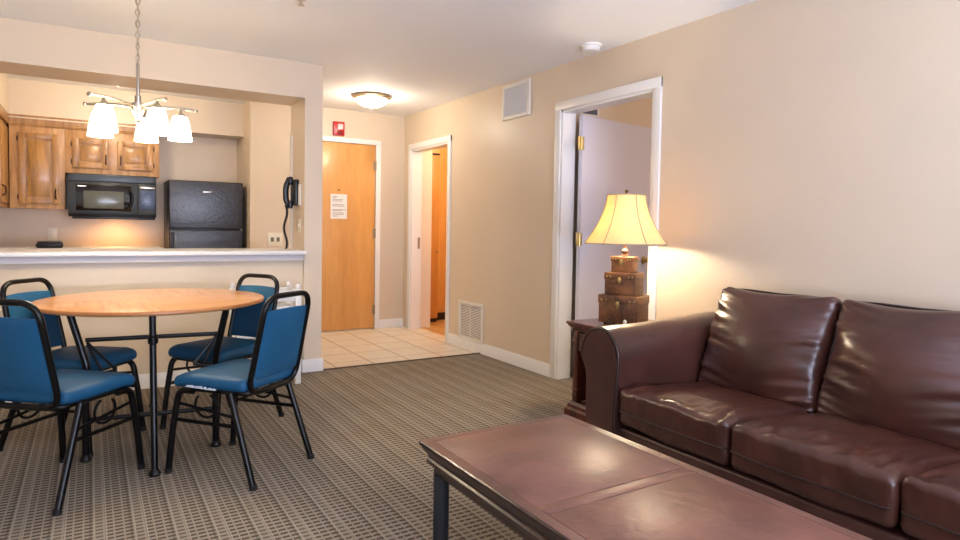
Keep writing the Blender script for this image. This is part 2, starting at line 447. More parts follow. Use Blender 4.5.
# baseboards
def bb(name, x0, x1, y0, y1, face):
    """profile baseboard; face gives the room side"""
    t, h = .014, .1
    if face == '-x': poly = [(x1, 0), (x1-t, 0), (x1-t, h-.02), (x1-t*.45, h-.004), (x1-t*.4, h), (x1, h)]; bm = B(); prism(bm, poly, 'Y', y0, y1)
    elif face == '-y': poly = [(y1, 0), (y1-t, 0), (y1-t, h-.02), (y1-t*.45, h-.004), (y1-t*.4, h), (y1, h)]; bm = B(); prism(bm, poly, 'X', x0, x1)
    elif face == '+x': poly = [(x0, 0), (x0+t, 0), (x0+t, h-.02), (x0+t*.45, h-.004), (x0+t*.4, h), (x0, h)]; bm = B(); prism(bm, poly, 'Y', y0, y1)
    return struct(name, bm, TRIM)
bb('baseboard_right', 0, XR, D2[1]+.06, D1[0]-.06, '-x')
bb('baseboard_right_near', 0, XR, YBK, D2[0]-.06, '-x')
bb('baseboard_entry', DE[1]+.06, XR, 0, YE, '-y')
bb('baseboard_counter', XL, 1.42, 0, 5.03, '-y')
bm = B(); prism(bm, [(1.42, YK-.014), (1.591, YK-.014), (1.591, 5.40), (1.577, 5.40), (1.577, YK), (1.435, YK), (1.435, 5.03), (1.42, 5.03)], 'Z', 0, .1)
struct('baseboard_pier', bm, TRIM)

# door casings
def casing_x(name, y0, y1, zt, w=.06):   # opening in the right wall
    bm = B(); t = .018
    box(bm, XR-t, XR, y0-w, y0, 0, zt+w, .004); box(bm, XR-t, XR, y1, y1+w, 0, zt+w, .004); box(bm, XR-t-.001, XR, y0-w, y1+w, zt, zt+w, .004)
    # jamb lining and stop
    box(bm, XR-.004, XRB+.004, y0, y0+.018, 0, zt); box(bm, XR-.004, XRB+.004, y1-.018, y1, 0, zt); box(bm, XR-.004, XRB+.004, y0, y1, zt-.018, zt)
    return struct(name, bm, TRIM)
casing_x('trim_3', *D2, w=.065); casing_x('trim_4', *D1)
bm = B()
box(bm, DE[0]-.06, DE[0], YE-.018, YE, 0, DE[2]+.055, .004); box(bm, DE[1], DE[1]+.058, YE-.018, YE, 0, DE[2]+.055, .004); box(bm, DE[0]-.06, DE[1]+.058, YE-.019, YE, DE[2], DE[2]+.055, .004)
struct('trim_5', bm, TRIM)

# entry door
d = struct('door_1', bx(DE[0]+.003, DE[1]-.004, YE-.002, YE+.043, .012, DE[2]-.004, .002), MAPLE, label='flat maple veneer entry door')
for z in (1.85, 1.09, .22):
    bm = B(); lathe(bm, [(.007, -.055), (.007, .055)], cx=DE[1]-.002, cy=YE-.014, cz=z, seg=10); box(bm, DE[1]-.03, DE[1]-.006, YE-.006, YE-.001, z-.05, z+.05)
    obj('hinge', bm, PEWTER, d, label='brushed metal hinge')
obj('peephole', la([(.009, 0), (.009, .006), (.005, .008), (0, .008)], cx=2.315, cy=YE-.01, cz=1.56, axis='Y', seg=14), BRONZE, d)

# notice on the entry door
t = thing('evacuation_notice', 'white printed notice sheet taped to the maple entry door', 'notice', (2.317, YE-.004, 1.24))
obj('sheet', bx(2.225, 2.41, YE-.006, YE-.003, 1.245, 1.515), PAPER, t, world=True)
random.seed(9)
for z, w in ((1.49, .05), (1.475, .04), (1.455, .12), (1.44, .1), (1.40, .13), (1.385, .13), (1.345, .14), (1.335, .1), (1.31, .12), (1.295, .12), (1.275, .06)):
    obj('text_line', bx(2.245, 2.245+w+random.uniform(0, .012), YE-.0075, YE-.006, z-.0035, z+.002), INK, t, world=True)

# fire alarm
t = thing('fire_alarm', 'red fire alarm strobe on the wall above the entry door', 'fire alarm', (2.305, YE, 2.15))
obj('back_box', bx(2.243, 2.368, YE-.035, YE, 2.15, 2.30, .006), REDP, t, world=True)
obj('strobe_lens', bx(2.283, 2.345, YE-.06, YE-.036, 2.21, 2.275, .008), CLEARP, t, world=True, label='clear strobe lens')
bm = B()
for i in range(5): box(bm, 2.285, 2.345, YE-.039, YE-.035, 2.163+i*.007, 2.166+i*.007)
obj('sounder_grille', bm, DARK, t, world=True)

# bedroom door, opened against the bedroom wall
a = math.radians(8)
d = bpy.data.objects.new('door_2', None); COL.objects.link(d); d.location = (3.215, 3.80, 0); d.rotation_euler = (0, 0, a); d['kind'] = 'structure'; d['label'] = 'white painted bedroom door standing open'
obj('door_panel', bx(.02, .90, -.02, .018, .01, 2.055, .002), DOORW, d)
for z in (1.84, 1.10, .25):
    bm = B()
    lathe(bm, [(.008, -.05), (.008, .05)], cx=0, cy=-.028, cz=z, seg=10)
    box(bm, .003, .034, -.026, -.021, z-.05, z+.05, .001); box(bm, -.034, -.003, -.026, -.021, z-.05, z+.05, .001)
    lathe(bm, [(.004, -.06), (.009, -.055), (.009, -.05)], cx=0, cy=-.028, cz=z, seg=10)
    obj('hinge', bm, BRASS, d, label='brass butterfly hinge')
bm = B()
lathe(bm, [(.001, -.062), (.02, -.058), (.026, -.045), (.02, -.032), (.011, -.026), (.011, -.012), (.03, -.008), (.032, 0)], cx=.835, cy=-.022, cz=.92, axis='Y', seg=20)
obj('door_knob', bm, BRASS, d, label='round brass knob')

# bath closet
t = thing('linen_closet', 'amber wood closet door seen through the narrow doorway', 'closet', (3.54, 6.87, 0))
obj('carcass', bx(3.40, 3.63, 6.89, 7.02, .05, 2.3), BATHWOOD, t, world=True)
obj('plinth', bx(3.458, 3.63, 6.91, 7.0, 0, .05), DARK, t, world=True)
dd = obj('door', bx(3.40, 3.622, 6.87, 6.89, .06, 2.04, .002), MAPLE, t, world=True)
obj('knob', la([(.006, 0), (.006, -.012), (.014, -.016), (.012, -.026), (0, -.028)], cx=3.60, cy=6.87, cz=.87, axis='Y', seg=12), PEWTER, dd, world=True)
obj('top_rail', bx(3.456, 3.63, 6.872, 6.89, 2.045, 2.065), DARK, t, world=True)
t = thing('bath_plinth', 'dark low kick board at the end of the amber wood bath wall', 'kick board', (3.9, 7.0, 0))
obj('board', bx(3.64, 4.3, 7.03, 7.058, 0, .09), DARK, t, world=True)
# strike plate
t = tag(obj('strike_plate', bx(3.178, 3.203, 6.527, 6.5325, .92, 1.05), PEWTER, loc=(3.19, 6.53, .92)), 'small metal strike plate in the white jamb of the hall side doorway', 'strike plate')

# ------------------------------------------------------------------ vents, detector
def vent(name, label, y0, y1, z0, z1, vertical, bladecol, n):
    t = thing(name, label, 'vent', (XR, (y0+y1)/2, z0))
    fr = .03; x = XR
    bm = B()
    box(bm, x-.018, x-.001, y0, y0+fr, z0, z1, .003); box(bm, x-.018, x-.001, y1-fr, y1, z0, z1, .003)
    box(bm, x-.018, x-.001, y0+fr, y1-fr, z0, z0+fr, .003); box(bm, x-.018, x-.001, y0+fr, y1-fr, z1-fr, z1, .003)
    obj('frame', bm, VENTW, t, world=True)
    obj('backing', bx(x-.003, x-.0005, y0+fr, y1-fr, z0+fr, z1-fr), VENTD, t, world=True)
    for i in range(n):
        bm = B()
        if vertical:
            w = (y1-y0-2*fr)/n; yc = y0+fr+w*(i+.5)
            box(bm, -.001, .001, -w*.34, w*.34, z0+fr, z1-fr, mtx=Matrix.Translation((x-.009, yc, 0)) @ Matrix.Rotation(math.radians(38), 4, 'Z'))
        else:
            w = (z1-z0-2*fr)/n; zc = z0+fr+w*(i+.5)
            box(bm, -.001, .001, y0+fr, y1-fr, -w*.30, w*.30, mtx=Matrix.Translation((x-.009, 0, zc)) @ Matrix.Rotation(math.radians(28), 4, 'Y'))
        obj('slat', bm, bladecol, t, world=True)
    if not vertical:
        obj('mullion', bx(x-.016, x-.008, (y0+y1)/2-.006, (y0+y1)/2+.006, z0+fr, z1-fr), VENTW, t, world=True)
vent('wall_vent', 'white framed air vent with upright blades high on the right wall', 4.28, 4.69, 2.115, 2.415, True, VENTG, 10)
vent('wall_vent', 'white louvred return grille low on the wall above the baseboard', 4.955, 5.41, .088, .46, False, VENTW, 20)
t = thing('wall_vent', 'grey grille on the bedroom wall above the open white door', 'vent', (3.45, 3.97, 2.12))
bm = B(); box(bm, 3.36, 3.38, 3.955, 3.969, 2.09, 2.36, .002); box(bm, 3.54, 3.56, 3.955, 3.969, 2.09, 2.36, .002); box(bm, 3.38, 3.54, 3.955, 3.969, 2.09, 2.11, .002); box(bm, 3.38, 3.54, 3.955, 3.969, 2.34, 2.36, .002)
obj('frame', bm, VENTW, t, world=True)
obj('backing', bx(3.38, 3.54, 3.964, 3.969, 2.11, 2.34), VENTX, t, world=True)
for i in range(8): obj('slat', bx(3.388+i*.019, 3.396+i*.019, 3.957, 3.964, 2.11, 2.34), VENTX, t, world=True)

t = thing('smoke_detector', 'round white smoke detector on the ceiling near the right wall', 'smoke detector', (2.93, 3.36, H))
obj('base', la([(.075, 0), (.075, -.012), (.06, -.014)], cx=2.93, cy=3.36, cz=H, seg=32), TRIM, t, world=True)
obj('cover', la([(.062, -.014), (.064, -.03), (.055, -.042), (.02, -.046), (0, -.046)], cx=2.93, cy=3.36, cz=H, seg=32), TRIM, t, world=True)
t = thing('fire_sprinkler', 'tiny chrome sprinkler head on the ceiling at the top of the frame', 'sprinkler', (1.01, 3.60, H))
obj('escutcheon', la([(.03, 0), (.028, -.006), (.01, -.008)], cx=1.01, cy=3.60, cz=H, seg=20), NICKEL, t, world=True)
obj('head', la([(.008, -.006), (.008, -.03), (.018, -.034), (.018, -.037), (0, -.037)], cx=1.01, cy=3.60, cz=H, seg=14), NICKEL, t, world=True)

# dome lights
def dome(label, x, y, group=None):
    t = thing('ceiling_light', label, 'ceiling light', (x, y, H))
    obj('pan', la([(.10, 0), (.185, -.004), (.19, -.016), (.165, -.032), (.155, -.034)], cx=0, cy=0, seg=40), PEWTER, t, label='antique nickel rim')
    obj('glass_bowl', la([(.153, -.033), (.146, -.06), (.12, -.085), (.075, -.104), (.02, -.112), (0, -.112)], seg=40), GLOWD, t, label='glowing frosted glass bowl')
    obj('finial', la([(.004, -.108), (.012, -.113), (.012, -.122), (.004, -.128), (0, -.128)], seg=14), PEWTER, t)
    return t
d0 = dome('lit frosted dome light on the hall ceiling before the entry door', 2.335, 5.86)
dup(d0, (.2, 6.2, H), 0, 'unseen dome light added on the kitchen ceiling behind the header')  # hidden fixture added because the kitchen needs a source
dup(d0, (3.9, 5.9, H), 0, 'unseen dome light added on the bath ceiling')  # hidden fixture added as source of the warm bath light
dup(d0, (4.6, 2.3, H), 0, 'unseen dome light added on the bedroom ceiling')  # hidden fixture added to light the bedroom

# ------------------------------------------------------------------ kitchen
YC = 7.10
def cab_door(parent, x0, x1, z0, z1, yf, hinge_left, handle_z):
    """raised-panel door facing -y at plane yf"""
    fr = .052
    bm = B(); t = .019
    box(bm, x0, x0+fr, yf-t, yf, z0, z1, .004); box(bm, x1-fr, x1, yf-t, yf, z0, z1, .004)
    box(bm, x0+fr, x1-fr, yf-t, yf, z0, z0+fr, .004); box(bm, x0+fr, x1-fr, yf-t, yf, z1-fr, z1, .004)
    dd = obj('door', bm, OAKD, parent, world=True)
    bm = B(); box(bm, x0+fr, x1-fr, yf-.009, yf-.002, z0+fr, z1-fr); box(bm, x0+fr+.015, x1-fr-.015, yf-.015, yf-.008, z0+fr+.015, z1-fr-.015, .005)
    obj('panel', bm, OAK, dd, world=True)
    hx = x1-.028 if hinge_left else x0+.028
    obj('handle', tb(arc_path([(hx, yf-t, handle_z-.045), (hx, yf-t-.028, handle_z-.03), (hx, yf-t-.028, handle_z+.03), (hx, yf-t, handle_z+.045)], .02), .006), BRONZE, dd, world=True, label='dark bronze pull')
    xx = x0-.006 if hinge_left else x1+.006
    for z in (z0+.06, z1-.06): obj('hinge', bx(xx-.005, xx+.005, yf-.012, yf, z-.022, z+.022, .002), BRONZE, dd, world=True)
def crown(a, b):
    bm = B(); prism(bm, [(YC, 2.03), (YC-.012, 2.03), (YC-.016, 2.045), (YC-.01, 2.052), (YC-.012, 2.10), (YC-.024, 2.112), (YC-.024, 2.125), (YC, 2.125)], 'X', a, b); return bm
t = thing('wall_cabinet', 'tall oak wall cabinet left of the microwave with one raised panel door', 'cabinet', (-.41, YC+.15, 1.28))
obj('body', bx(-.625, -.205, YC, YB-.002, 1.283, 2.09, .002), OAKF, t, world=True)
cab_door(t, -.558, -.250, 1.325, 1.972, YC, True, 1.42)
obj('crown', crown(-.625, -.2045), OAKD, t, world=True)
t = thing('wall_cabinet', 'short oak wall cabinet with two doors above the microwave', 'cabinet', (.19, YC+.15, 1.62))
obj('body', bx(-.203, .585, YC, YB-.002, 1.622, 2.09, .002), OAKF, t, world=True)
cab_door(t, -.148, .152, 1.675, 1.955, YC, True, 1.765)
cab_door(t, .22, .53, 1.675, 1.955, YC, False, 1.765)
obj('crown', crown(-.2035, .585), OAKD, t, world=True)
# cabinet run on the kitchen's left wall, door faces +x
t = thing('wall_cabinet', 'oak wall cabinet on the side wall at the far left edge', 'cabinet', (-.8, 6.7, 1.28))
obj('body', bx(-.978, -.645, 6.05, YB-.002, 1.283, 2.09, .002), OAKF, t, world=True)
bm = B(); xf = -.645
box(bm, xf, xf+.019, 6.50, 7.02, 1.325, 1.995, .004)
dd = obj('door', bm, OAKD, t, world=True)
obj('panel', bx(xf+.018, xf+.024, 6.56, 6.96, 1.385, 1.935, .004), OAK, dd, world=True)
obj('handle', tb(arc_path([(xf+.019, 6.53, 1.375), (xf+.047, 6.53, 1.39), (xf+.047, 6.53, 1.45), (xf+.019, 6.53, 1.465)], .02), .006), BRONZE, dd, world=True)
obj('crown', bx(-.645, -.623, 6.05, YC-.023, 2.03, 2.125, .008), OAKD, t, world=True)

# base run and worktop (mostly behind the ledge)
t = thing('base_cabinet', 'oak base cabinet run standing under the far kitchen counter', 'cabinet', (0, 7.1, 0))
obj('body', bx(-.978, .60, 6.86, YB-.002, .09, .885), OAKD, t, world=True)
obj('plinth', bx(-.978, .60, 6.92, YB-.002, 0, .09), DARK, t, world=True)
t = thing('countertop', 'white laminate kitchen counter along the back wall', 'countertop', (0, 7.1, .886))
obj('slab', bx(-.978, .605, 6.82, YB-.003, .886, .925, .006), TRIMG, t, world=True)

# outlets
def plate(name, label, cat, x, y, z, w, h, holes, m=OUTL, mh=VENTD):
    t = thing(name, label, cat, (x, y, z))
    obj('plate', bx(x-w/2, x+w/2, y-.006, y, z-h/2, z+h/2, .002), m, t, world=True)
    for hx, hz, hw, hh in holes: obj('socket', bx(x+hx-hw/2, x+hx+hw/2, y-.009, y-.005, z+hz-hh/2, z+hz+hh/2, .0015), mh, t, world=True)
plate('wall_outlet', 'ivory outlet plate on the backsplash behind the black tray', 'outlet', -.323, YB, 1.04, .078, .125, [(0, .025, .03, .028), (0, -.025, .03, .028)], mh=OUTL)
plate('wall_outlet', 'ivory double outlet plate on the wall right of the refrigerator', 'outlet', 1.635, YE, 1.015, .15, .14, [(-.03, 0, .03, .045), (.03, 0, .03, .045)])

# black tray on the counter
t = thing('black_tray', 'low black rounded kitchen tray on the far counter under the outlet', 'tray', (-.322, 6.98, .925))
bm = B(); box(bm, -.425, -.22, 6.90, 7.06, .925, .972, .015, 3)
obj('base', bm, BLACKP, t, world=True)
bm = B(); box(bm, -.415, -.23, 6.91, 7.05, .9725, .985, .005, 2)
obj('lid', bm, GREYP, t, world=True)

# microwave
t = thing('microwave_oven', 'black over-the-range microwave mounted beneath the short oak cabinet', 'microwave', (.19, 7.2, 1.215))
x0, x1, yf = -.180, .548, 6.985
obj('body', bx(x0, x1, yf+.02, YB-.003, 1.218, 1.620, .004), BLACKP, t, world=True)
bm = B()
box(bm, x0, x1, yf, yf+.02, 1.545, 1.617, .004)
for i in range(5): box(bm, x0+.03, x1-.03, yf-.003, yf, 1.556+i*.011, 1.560+i*.011)
obj('vent_grille', bm, GREYP, t, world=True)
bm = B(); box(bm, x0, .385, yf, yf+.02, 1.245, 1.541, .004)
dr = obj('door', bm, GREYP, t, world=True, label='charcoal framed door')
obj('glass', bx(x0+.06, .33, yf-.003, yf+.001, 1.275, 1.52, .002), GLASSB, dr, world=True)
obj('window', bx(x0+.12, .27, yf-.005, yf-.003, 1.295, 1.46, .002), SCREEN, dr, world=True, label='grey mesh window')
obj('brand_mark', bx(x0+.075, x0+.14, yf-.0045, yf-.003, 1.497, 1.505), NICKEL, dr, world=True)
obj('handle', tb(arc_path([(.30, yf-.002, 1.30), (.335, yf-.03, 1.34), (.345, yf-.034, 1.40), (.335, yf-.03, 1.46), (.30, yf-.002, 1.50)], .03), .011), BLACKP, dr, world=True, label='curved black handle')
bm = B(); box(bm, .388, x1, yf, yf+.02, 1.245, 1.541, .004)
cp = obj('control_panel', bm, GREYP, t, world=True)
obj('keypad', bx(.405, x1-.012, yf-.003, yf+.001, 1.30, 1.48, .002), PANEL, cp, world=True, label='blue grey keypad')
obj('display', bx(.405, x1-.012, yf-.003, yf+.001, 1.498, 1.515, .001), NICKEL, cp, world=True)
obj('underside', bx(x0+.03, x1-.01, yf+.01, YB-.03, 1.196, 1.218, .004), BLACKP, t, world=True)

# refrigerator
t = thing('refrigerator', 'black pebbled top-freezer refrigerator in the kitchen alcove', 'refrigerator', (.985, 7.1, 0))
obj('cabinet', bx(.652, 1.334, 6.94, YB-.01, .01, 1.595, .008), BLACKP, t, world=True)
dr = obj('freezer_door', bx(.648, 1.338, 6.87, 6.938, 1.118, 1.592, .012, seg=3), FRIDGE, t, world=True)
obj('badge', bx(.955, 1.035, 6.865, 6.87, 1.478, 1.494, .002), NICKEL, dr, world=True, label='small silver badge')
dr = obj('fridge_door', bx(.648, 1.338, 6.87, 6.938, .08, 1.104, .012, seg=3), FRIDGE, t, world=True)
obj('hinge', bx(1.308, 1.334, 6.855, 6.875, 1.103, 1.119, .003), NICKEL, t, world=True)
obj('handle', bx(.662, .69, 6.836, 6.868, .72, 1.08, .006), BLACKP, dr, world=True)
obj('kick_plate', bx(.66, 1.33, 6.92, 6.94, .011, .075), BLACKP, t, world=True)

# wall telephone on the pier
XW = 1.435
t = thing('wall_telephone', 'black corded telephone hung on the kitchen side of the pier', 'telephone', (XW, 5.21, 1.30))
obj('base', bx(XW-.035, XW, 5.14, 5.28, 1.33, 1.54, .01, seg=3), BLACKP, t, world=True)
bm = B()
path = arc_path([(XW-.05, 5.24, 1.33), (XW-.08, 5.24, 1.37), (XW-.083, 5.24, 1.48), (XW-.052, 5.24, 1.55)], .05)
tube(bm, path, [.016]*len(path), seg=12, flat=1.5)
box(bm, XW-.068, XW-.03, 5.205, 5.275, 1.305, 1.37, .014, 3); box(bm, XW-.068, XW-.03, 5.205, 5.275, 1.50, 1.565, .014, 3)
obj('handset', bm, BLACKP, t, world=True, label='black curved handset')
bm = B(); pts = []
for i in range(240):
    f = i/239; z = 1.335-.36*f; a_ = i*1.25; wob = .012*math.sin(f*9)
    pts.append((XW-.075+.009*math.cos(a_)+wob, 5.27+.009*math.sin(a_), z))
tube(bm, pts, .003, seg=6)
obj('coiled_cord', bm, BLACKP, t, world=True)
bm = B(); box(bm, XW-.012, XW-.001, 5.075, 5.125, 1.33, 1.50); 
tag(obj('instruction_card', bm, PAPER, loc=(XW-.006, 5.1, 1.33)), 'white card on the pier beside the black wall telephone', 'card')
t = thing('light_switch', 'slim ivory switch plate on the pier below the telephone', 'light switch', (XW, 5.125, 1.17))
obj('plate', bx(XW-.006, XW, 5.09, 5.16, 1.112, 1.222, .002), OUTL, t, world=True)
obj('toggle', bx(XW-.016, XW-.006, 5.12, 5.13, 1.155, 1.18, .002), OUTL, t, world=True)
bm = B(); prism(bm, [(XW-.006, 5.335), (XW-.006, 5.404), (XW+.025, 5.404), (XW+.025, 5.4005), (XW-.0005, 5.4005), (XW-.0005, 5.335)], 'Z', .973, 1.92)
struct('trim_6', bm, TRIM, label='white corner guard on the pier edge')

# ------------------------------------------------------------------ dining table
TX, TY = .30, 3.945
t = thing('dining_table', 'round maple veneer dining table with black metal legs', 'table', (TX, TY, 0))
tt = .753; R = .575
obj('tabletop', la([(0, tt-.026), (R-.02, tt-.026), (R-.002, tt-.020), (R, tt-.014), (R, tt-.008), (R-.004, tt-.001), (R-.01, tt), (0, tt)], seg=96), TABLETOP, t)
obj('edge_band', la([(R-.0005, tt-.018), (R+.003, tt-.014), (R+.003, tt-.008), (R-.0005, tt-.003)], seg=96), TEDGE, t)
def W(p): return (p[0]-TX, p[1]-TY, p[2])
def leg(points, r=.017):
    bm = B(); tube(bm, [W(p) for p in arc_path(points, .12)], r, seg=14)
    p = W(points[-1]); lathe(bm, [(.026, .0), (.028, .008), (.022, .022), (r, .03)], cx=p[0], cy=p[1], seg=16)
    o = obj('leg', bm, BLACKM, t); return o
zt = tt-.027
l = leg([(.248, 3.40, zt), (.244, 3.26, .004)], .0155)
l = leg([(.33, 4.48, zt), (.33, 4.50, .004)], .0155)
leg([(-.093, 3.67, zt), (-.022, 3.63, .46), (-.03, 3.625, .40), (-.03, 3.62, .004)])
leg([(.60, 3.51, zt), (.555, 3.55, .48), (.553, 3.55, .40), (.555, 3.545, .004)])
for z in (.596, .20):
    y0, y1 = 3.625, 3.55
    xa, xb = (-.028, .574) if z > .3 else (-.01, .575)
    obj('stretcher', tb([W((xa, y0, z)), W((xb, y1, z))], .011), BLACKM, t)
    obj('stretcher', tb([W((.247, 3.37 if z > .3 else 3.29, z)), W((.27, 3.59, z))], .009), BLACKM, t)
obj('collar', la([(.0155, -.02), (.023, -.014), (.023, .014), (.0155, .02)], cx=.2475-TX, cy=3.372-TY, cz=.615, seg=16), BLACKM, t)
for a_, b_ in (((-.022, 3.65, .58), (.10, 3.60, .44)), ((-.02, 3.65, .57), (.04, 3.60, .44)), ((.568, 3.60, .58), (.45, 3.58, .44)), ((.56, 3.60, .57), (.50, 3.58, .44))):
    obj('brace', tb([W(a_), W(b_)], .007), BLACKM, t)
obj('brace', tb([W((.10, 3.60, .44)), W((-.03, 3.62, .42))], .007), BLACKM, t)
obj('brace', tb([W((.45, 3.58, .44)), W((.555, 3.55, .42))], .007), BLACKM, t)

# ------------------------------------------------------------------ chairs
def make_chair(label, g):
    t = thing('dining_chair', label, 'chair', group=g)
    hw = .188; r = .0135
    # back loop
    def bp(z): return -.19-.22*(z-.41)    # x of the leaning uprights
    ys = hw
    P = [(bp(.405), -ys+.02, .405), (bp(.852), -ys+.03, .852), (bp(.852), ys-.03, .852), (bp(.405), ys-.02, .405)]
    obj('back_frame', tb(arc_path(P, .085, 8, closed=True), r, closed=True, seg=12), BLACKM, t, label='black tubular back loop')
    # back pad: gently curved slab between the uprights
    bm = B(); n = 14; zz = [.478+(.785-.478)*i/n for i in range(n+1)]
    grid = []
    for side in (1, -1):
        G = []
        for z in zz:
            row = []
            f = (z-.41)/(.86-.41); w = (hw-.02-.015*f)-.008
            for j in range(n+1):
                y = -w+2*w*j/n; u = j/n*2-1; v = (z-.6315)/.1535
                th = .011*(1-abs(u)**6*.7)*(1-abs(v)**6*.7)
                x = bp(z)-.012*(1-u*u) + side*th
                row.append(bm.verts.new((x, y, z+.006*(1-u*u)*(1 if v > .9 else 0))))
            G.append(row)
        grid.append(G)
        for i in range(n):
            for j in range(n):
                bm.faces.new((G[i][j], G[i][j+1], G[i+1][j+1], G[i+1][j]))
    A, C = grid
    for i in range(n):
        bm.faces.new((A[i][0], A[i+1][0], C[i+1][0], C[i][0])); bm.faces.new((A[i][n], C[i][n], C[i+1][n], A[i+1][n]))
        bm.faces.new((A[0][i], C[0][i], C[0][i+1], A[0][i+1])); bm.faces.new((A[n][i], A[n][i+1], C[n][i+1], C[n][i]))
    obj('backrest', bm, VINYL, t, sharp=60, label='blue vinyl back pad')
    # seat: waterfall cushion
    bm = B(); cushion(bm, (.015, 0, .445), (.20, .208, .03), .028, puff=(.004, .004, .012), n=16, wr=.0015, wsc=8)
    for v in bm.verts:
        k = max(0, (v.co.x+.18)/.43); v.co.y *= .92+.1*min(1, k)
        if v.co.x > .16: v.co.z -= (v.co.x-.16)*.25
    obj('seat', bm, VINYL, t, sharp=80, label='blue vinyl seat pad')
    # seat frame
    bm = B()
    P = [(-.185, -.165, .408), (.19, -.185, .403), (.19, .185, .403), (-.185, .165, .408)]
    tube(bm, arc_path(P, .04, 5, closed=True), .010, closed=True, seg=8)
    obj('seat_frame', bm, BLACKM, t)
    for s in (-1, 1):
        obj('leg', tb(arc_path([(.10, s*.195, .401), (.19, s*.192, .396), (.22, s*.202, .20), (.238, s*.21, .006)], .06, 6), .0155, seg=12), BLACKM, t)
        lg = obj('leg', tb([(-.115, s*.195, .412), (-.258, s*.21, .006)], .0155, seg=12), BLACKM, t)
        obj('stretcher', tb([(-.155, s*.19, .30), (.206, s*.19, .335)], .0075, seg=8), BLACKM, t)
        obj('stretcher', tb([(-.170, s*.192, .262), (.216, s*.194, .255)], .0095, seg=8), BLACKM, t)
        pts = [(.03+.062*math.cos(a_), s*.190, .34+.055*math.sin(a_)) for a_ in [math.radians(q) for q in range(115, 415, 12)]]
        obj('stacking_bracket', tb(pts, .0065, seg=8), BLACKM, t, label='curved black rod under the seat')
        for p, a_ in (((.238, s*.21, 0), 0), ((-.258, s*.21, 0), 0)):
            obj('foot_cap', la([(.0165, 0), (.0175, .004), (.0165, .022)], cx=p[0], cy=p[1], cz=0, seg=12), RUBBER, t)
    obj('crossbar', tb([(-.128, -.195, .378), (-.128, .195, .378)], .006, seg=8), BLACKM, t)
    return t
G = 'blue dining chairs around the round table'
ch = make_chair('blue vinyl black-framed chair at the left edge, nearest the viewer, back turned', G)
ch.location = (-.118, 3.335, 0); ch.rotation_euler = (0, 0, math.radians(49.7))
c2 = dup(ch, (.613, 3.2, 0), math.radians(127.5), 'blue vinyl chair with worn white seat edge, right of the table, nearest the viewer')
dup(ch, (-.075, 3.985, 0), math.radians(-37.7), 'blue vinyl chair on the far left side of the round table')
dup(ch, (.655, 3.935, 0), math.radians(213), 'blue vinyl chair on the far right of the table before the white rack')
# worn seam on the near right chair
bm = B(); random.seed(3)
for i in range(22):
    y = .197; x = -.04+i*.008
    hh = random.uniform(.0, .009)
    box(bm, x, x+.0084, y+.004, y+.0135, .419, .422+hh, .001, 1)
obj('torn_edge', bm, VINYLW, c2, label='frayed white backing showing at the seat edge')

# white rack behind the far right chair
t = thing('wooden_rack', 'white painted wooden rack with turned finials against the half wall', 'rack', (1.08, 4.75, 0))
for x, y in ((.885, 4.66), (1.295, 4.66), (.885, 4.92), (1.295, 4.92)):
    bm = B(); box(bm, x-.02, x+.02, y-.02, y+.02, 0, .70, .003)
    lathe(bm, [(.008, .70), (.018, .705), (.02, .72), (.015, .735), (.0, .74)], cx=x, cy=y, seg=14)
    obj('leg', bm, WHITEW, t, world=True)
for z0_, z1_ in ((.615, .695), (.30, .35)):
    for y in (4.66, 4.92): obj('rail', bx(.905, 1.275, y-.01, y+.01, z0_, z1_, .002), WHITEW, t, world=True)
    for x in (.885, 1.295): obj('rail', bx(x-.01, x+.01, 4.68, 4.90, z0_, z1_, .002), WHITEW, t, world=True)
for z in (.56, .36): obj('shelf', bx(.91, 1.27, 4.675, 4.905, z, z+.016), WHITEW, t, world=True)

# ------------------------------------------------------------------ chandelier
CX, CY = .22, 3.90
t = thing('chandelier', 'brushed nickel five-light chandelier with frosted glass shades over the table', 'chandelier', (CX, CY, H))
obj('canopy', la([(.06, H-.001), (.062, H-.012), (.03, H-.03), (.008, H-.034)], cx=CX, cy=CY, seg=28), NICKEL, t, world=True)
bm = B(); z = H-.034; i = 0
while z > 2.035:
    pts = []
    for k in range(14):
        a_ = 2*PI*k/14; u = .0105*math.cos(a_); w = .019*math.sin(a_)
        pts.append((CX+(u if i % 2 else 0), CY+(0 if i % 2 else u), z-.019+w))
    tube(bm, pts, .0028, seg=6, closed=True); z -= .030; i += 1
obj('chain', bm, NICKEL, t, world=True)
obj('cord', tb([(CX+.006*math.cos(k*.9), CY+.006*math.sin(k*.9), H-.03-k*.0165) for k in range(26)], .003, seg=6), mat('clear_cord', (190, 178, 150), .4), t, world=True)
obj('stem', la([(.006, 2.03), (.009, 2.02), (.009, 1.86), (.016, 1.855), (.016, 1.80), (.03, 1.795)], cx=CX, cy=CY, seg=20), NICKEL, t, world=True)
obj('hub', la([(.034, 1.815), (.036, 1.79), (.03, 1.765), (.016, 1.745), (.012, 1.73), (.014, 1.72), (.008, 1.71), (0, 1.708)], cx=CX, cy=CY, seg=24), NICKEL, t, world=True)
camyaw = .5511
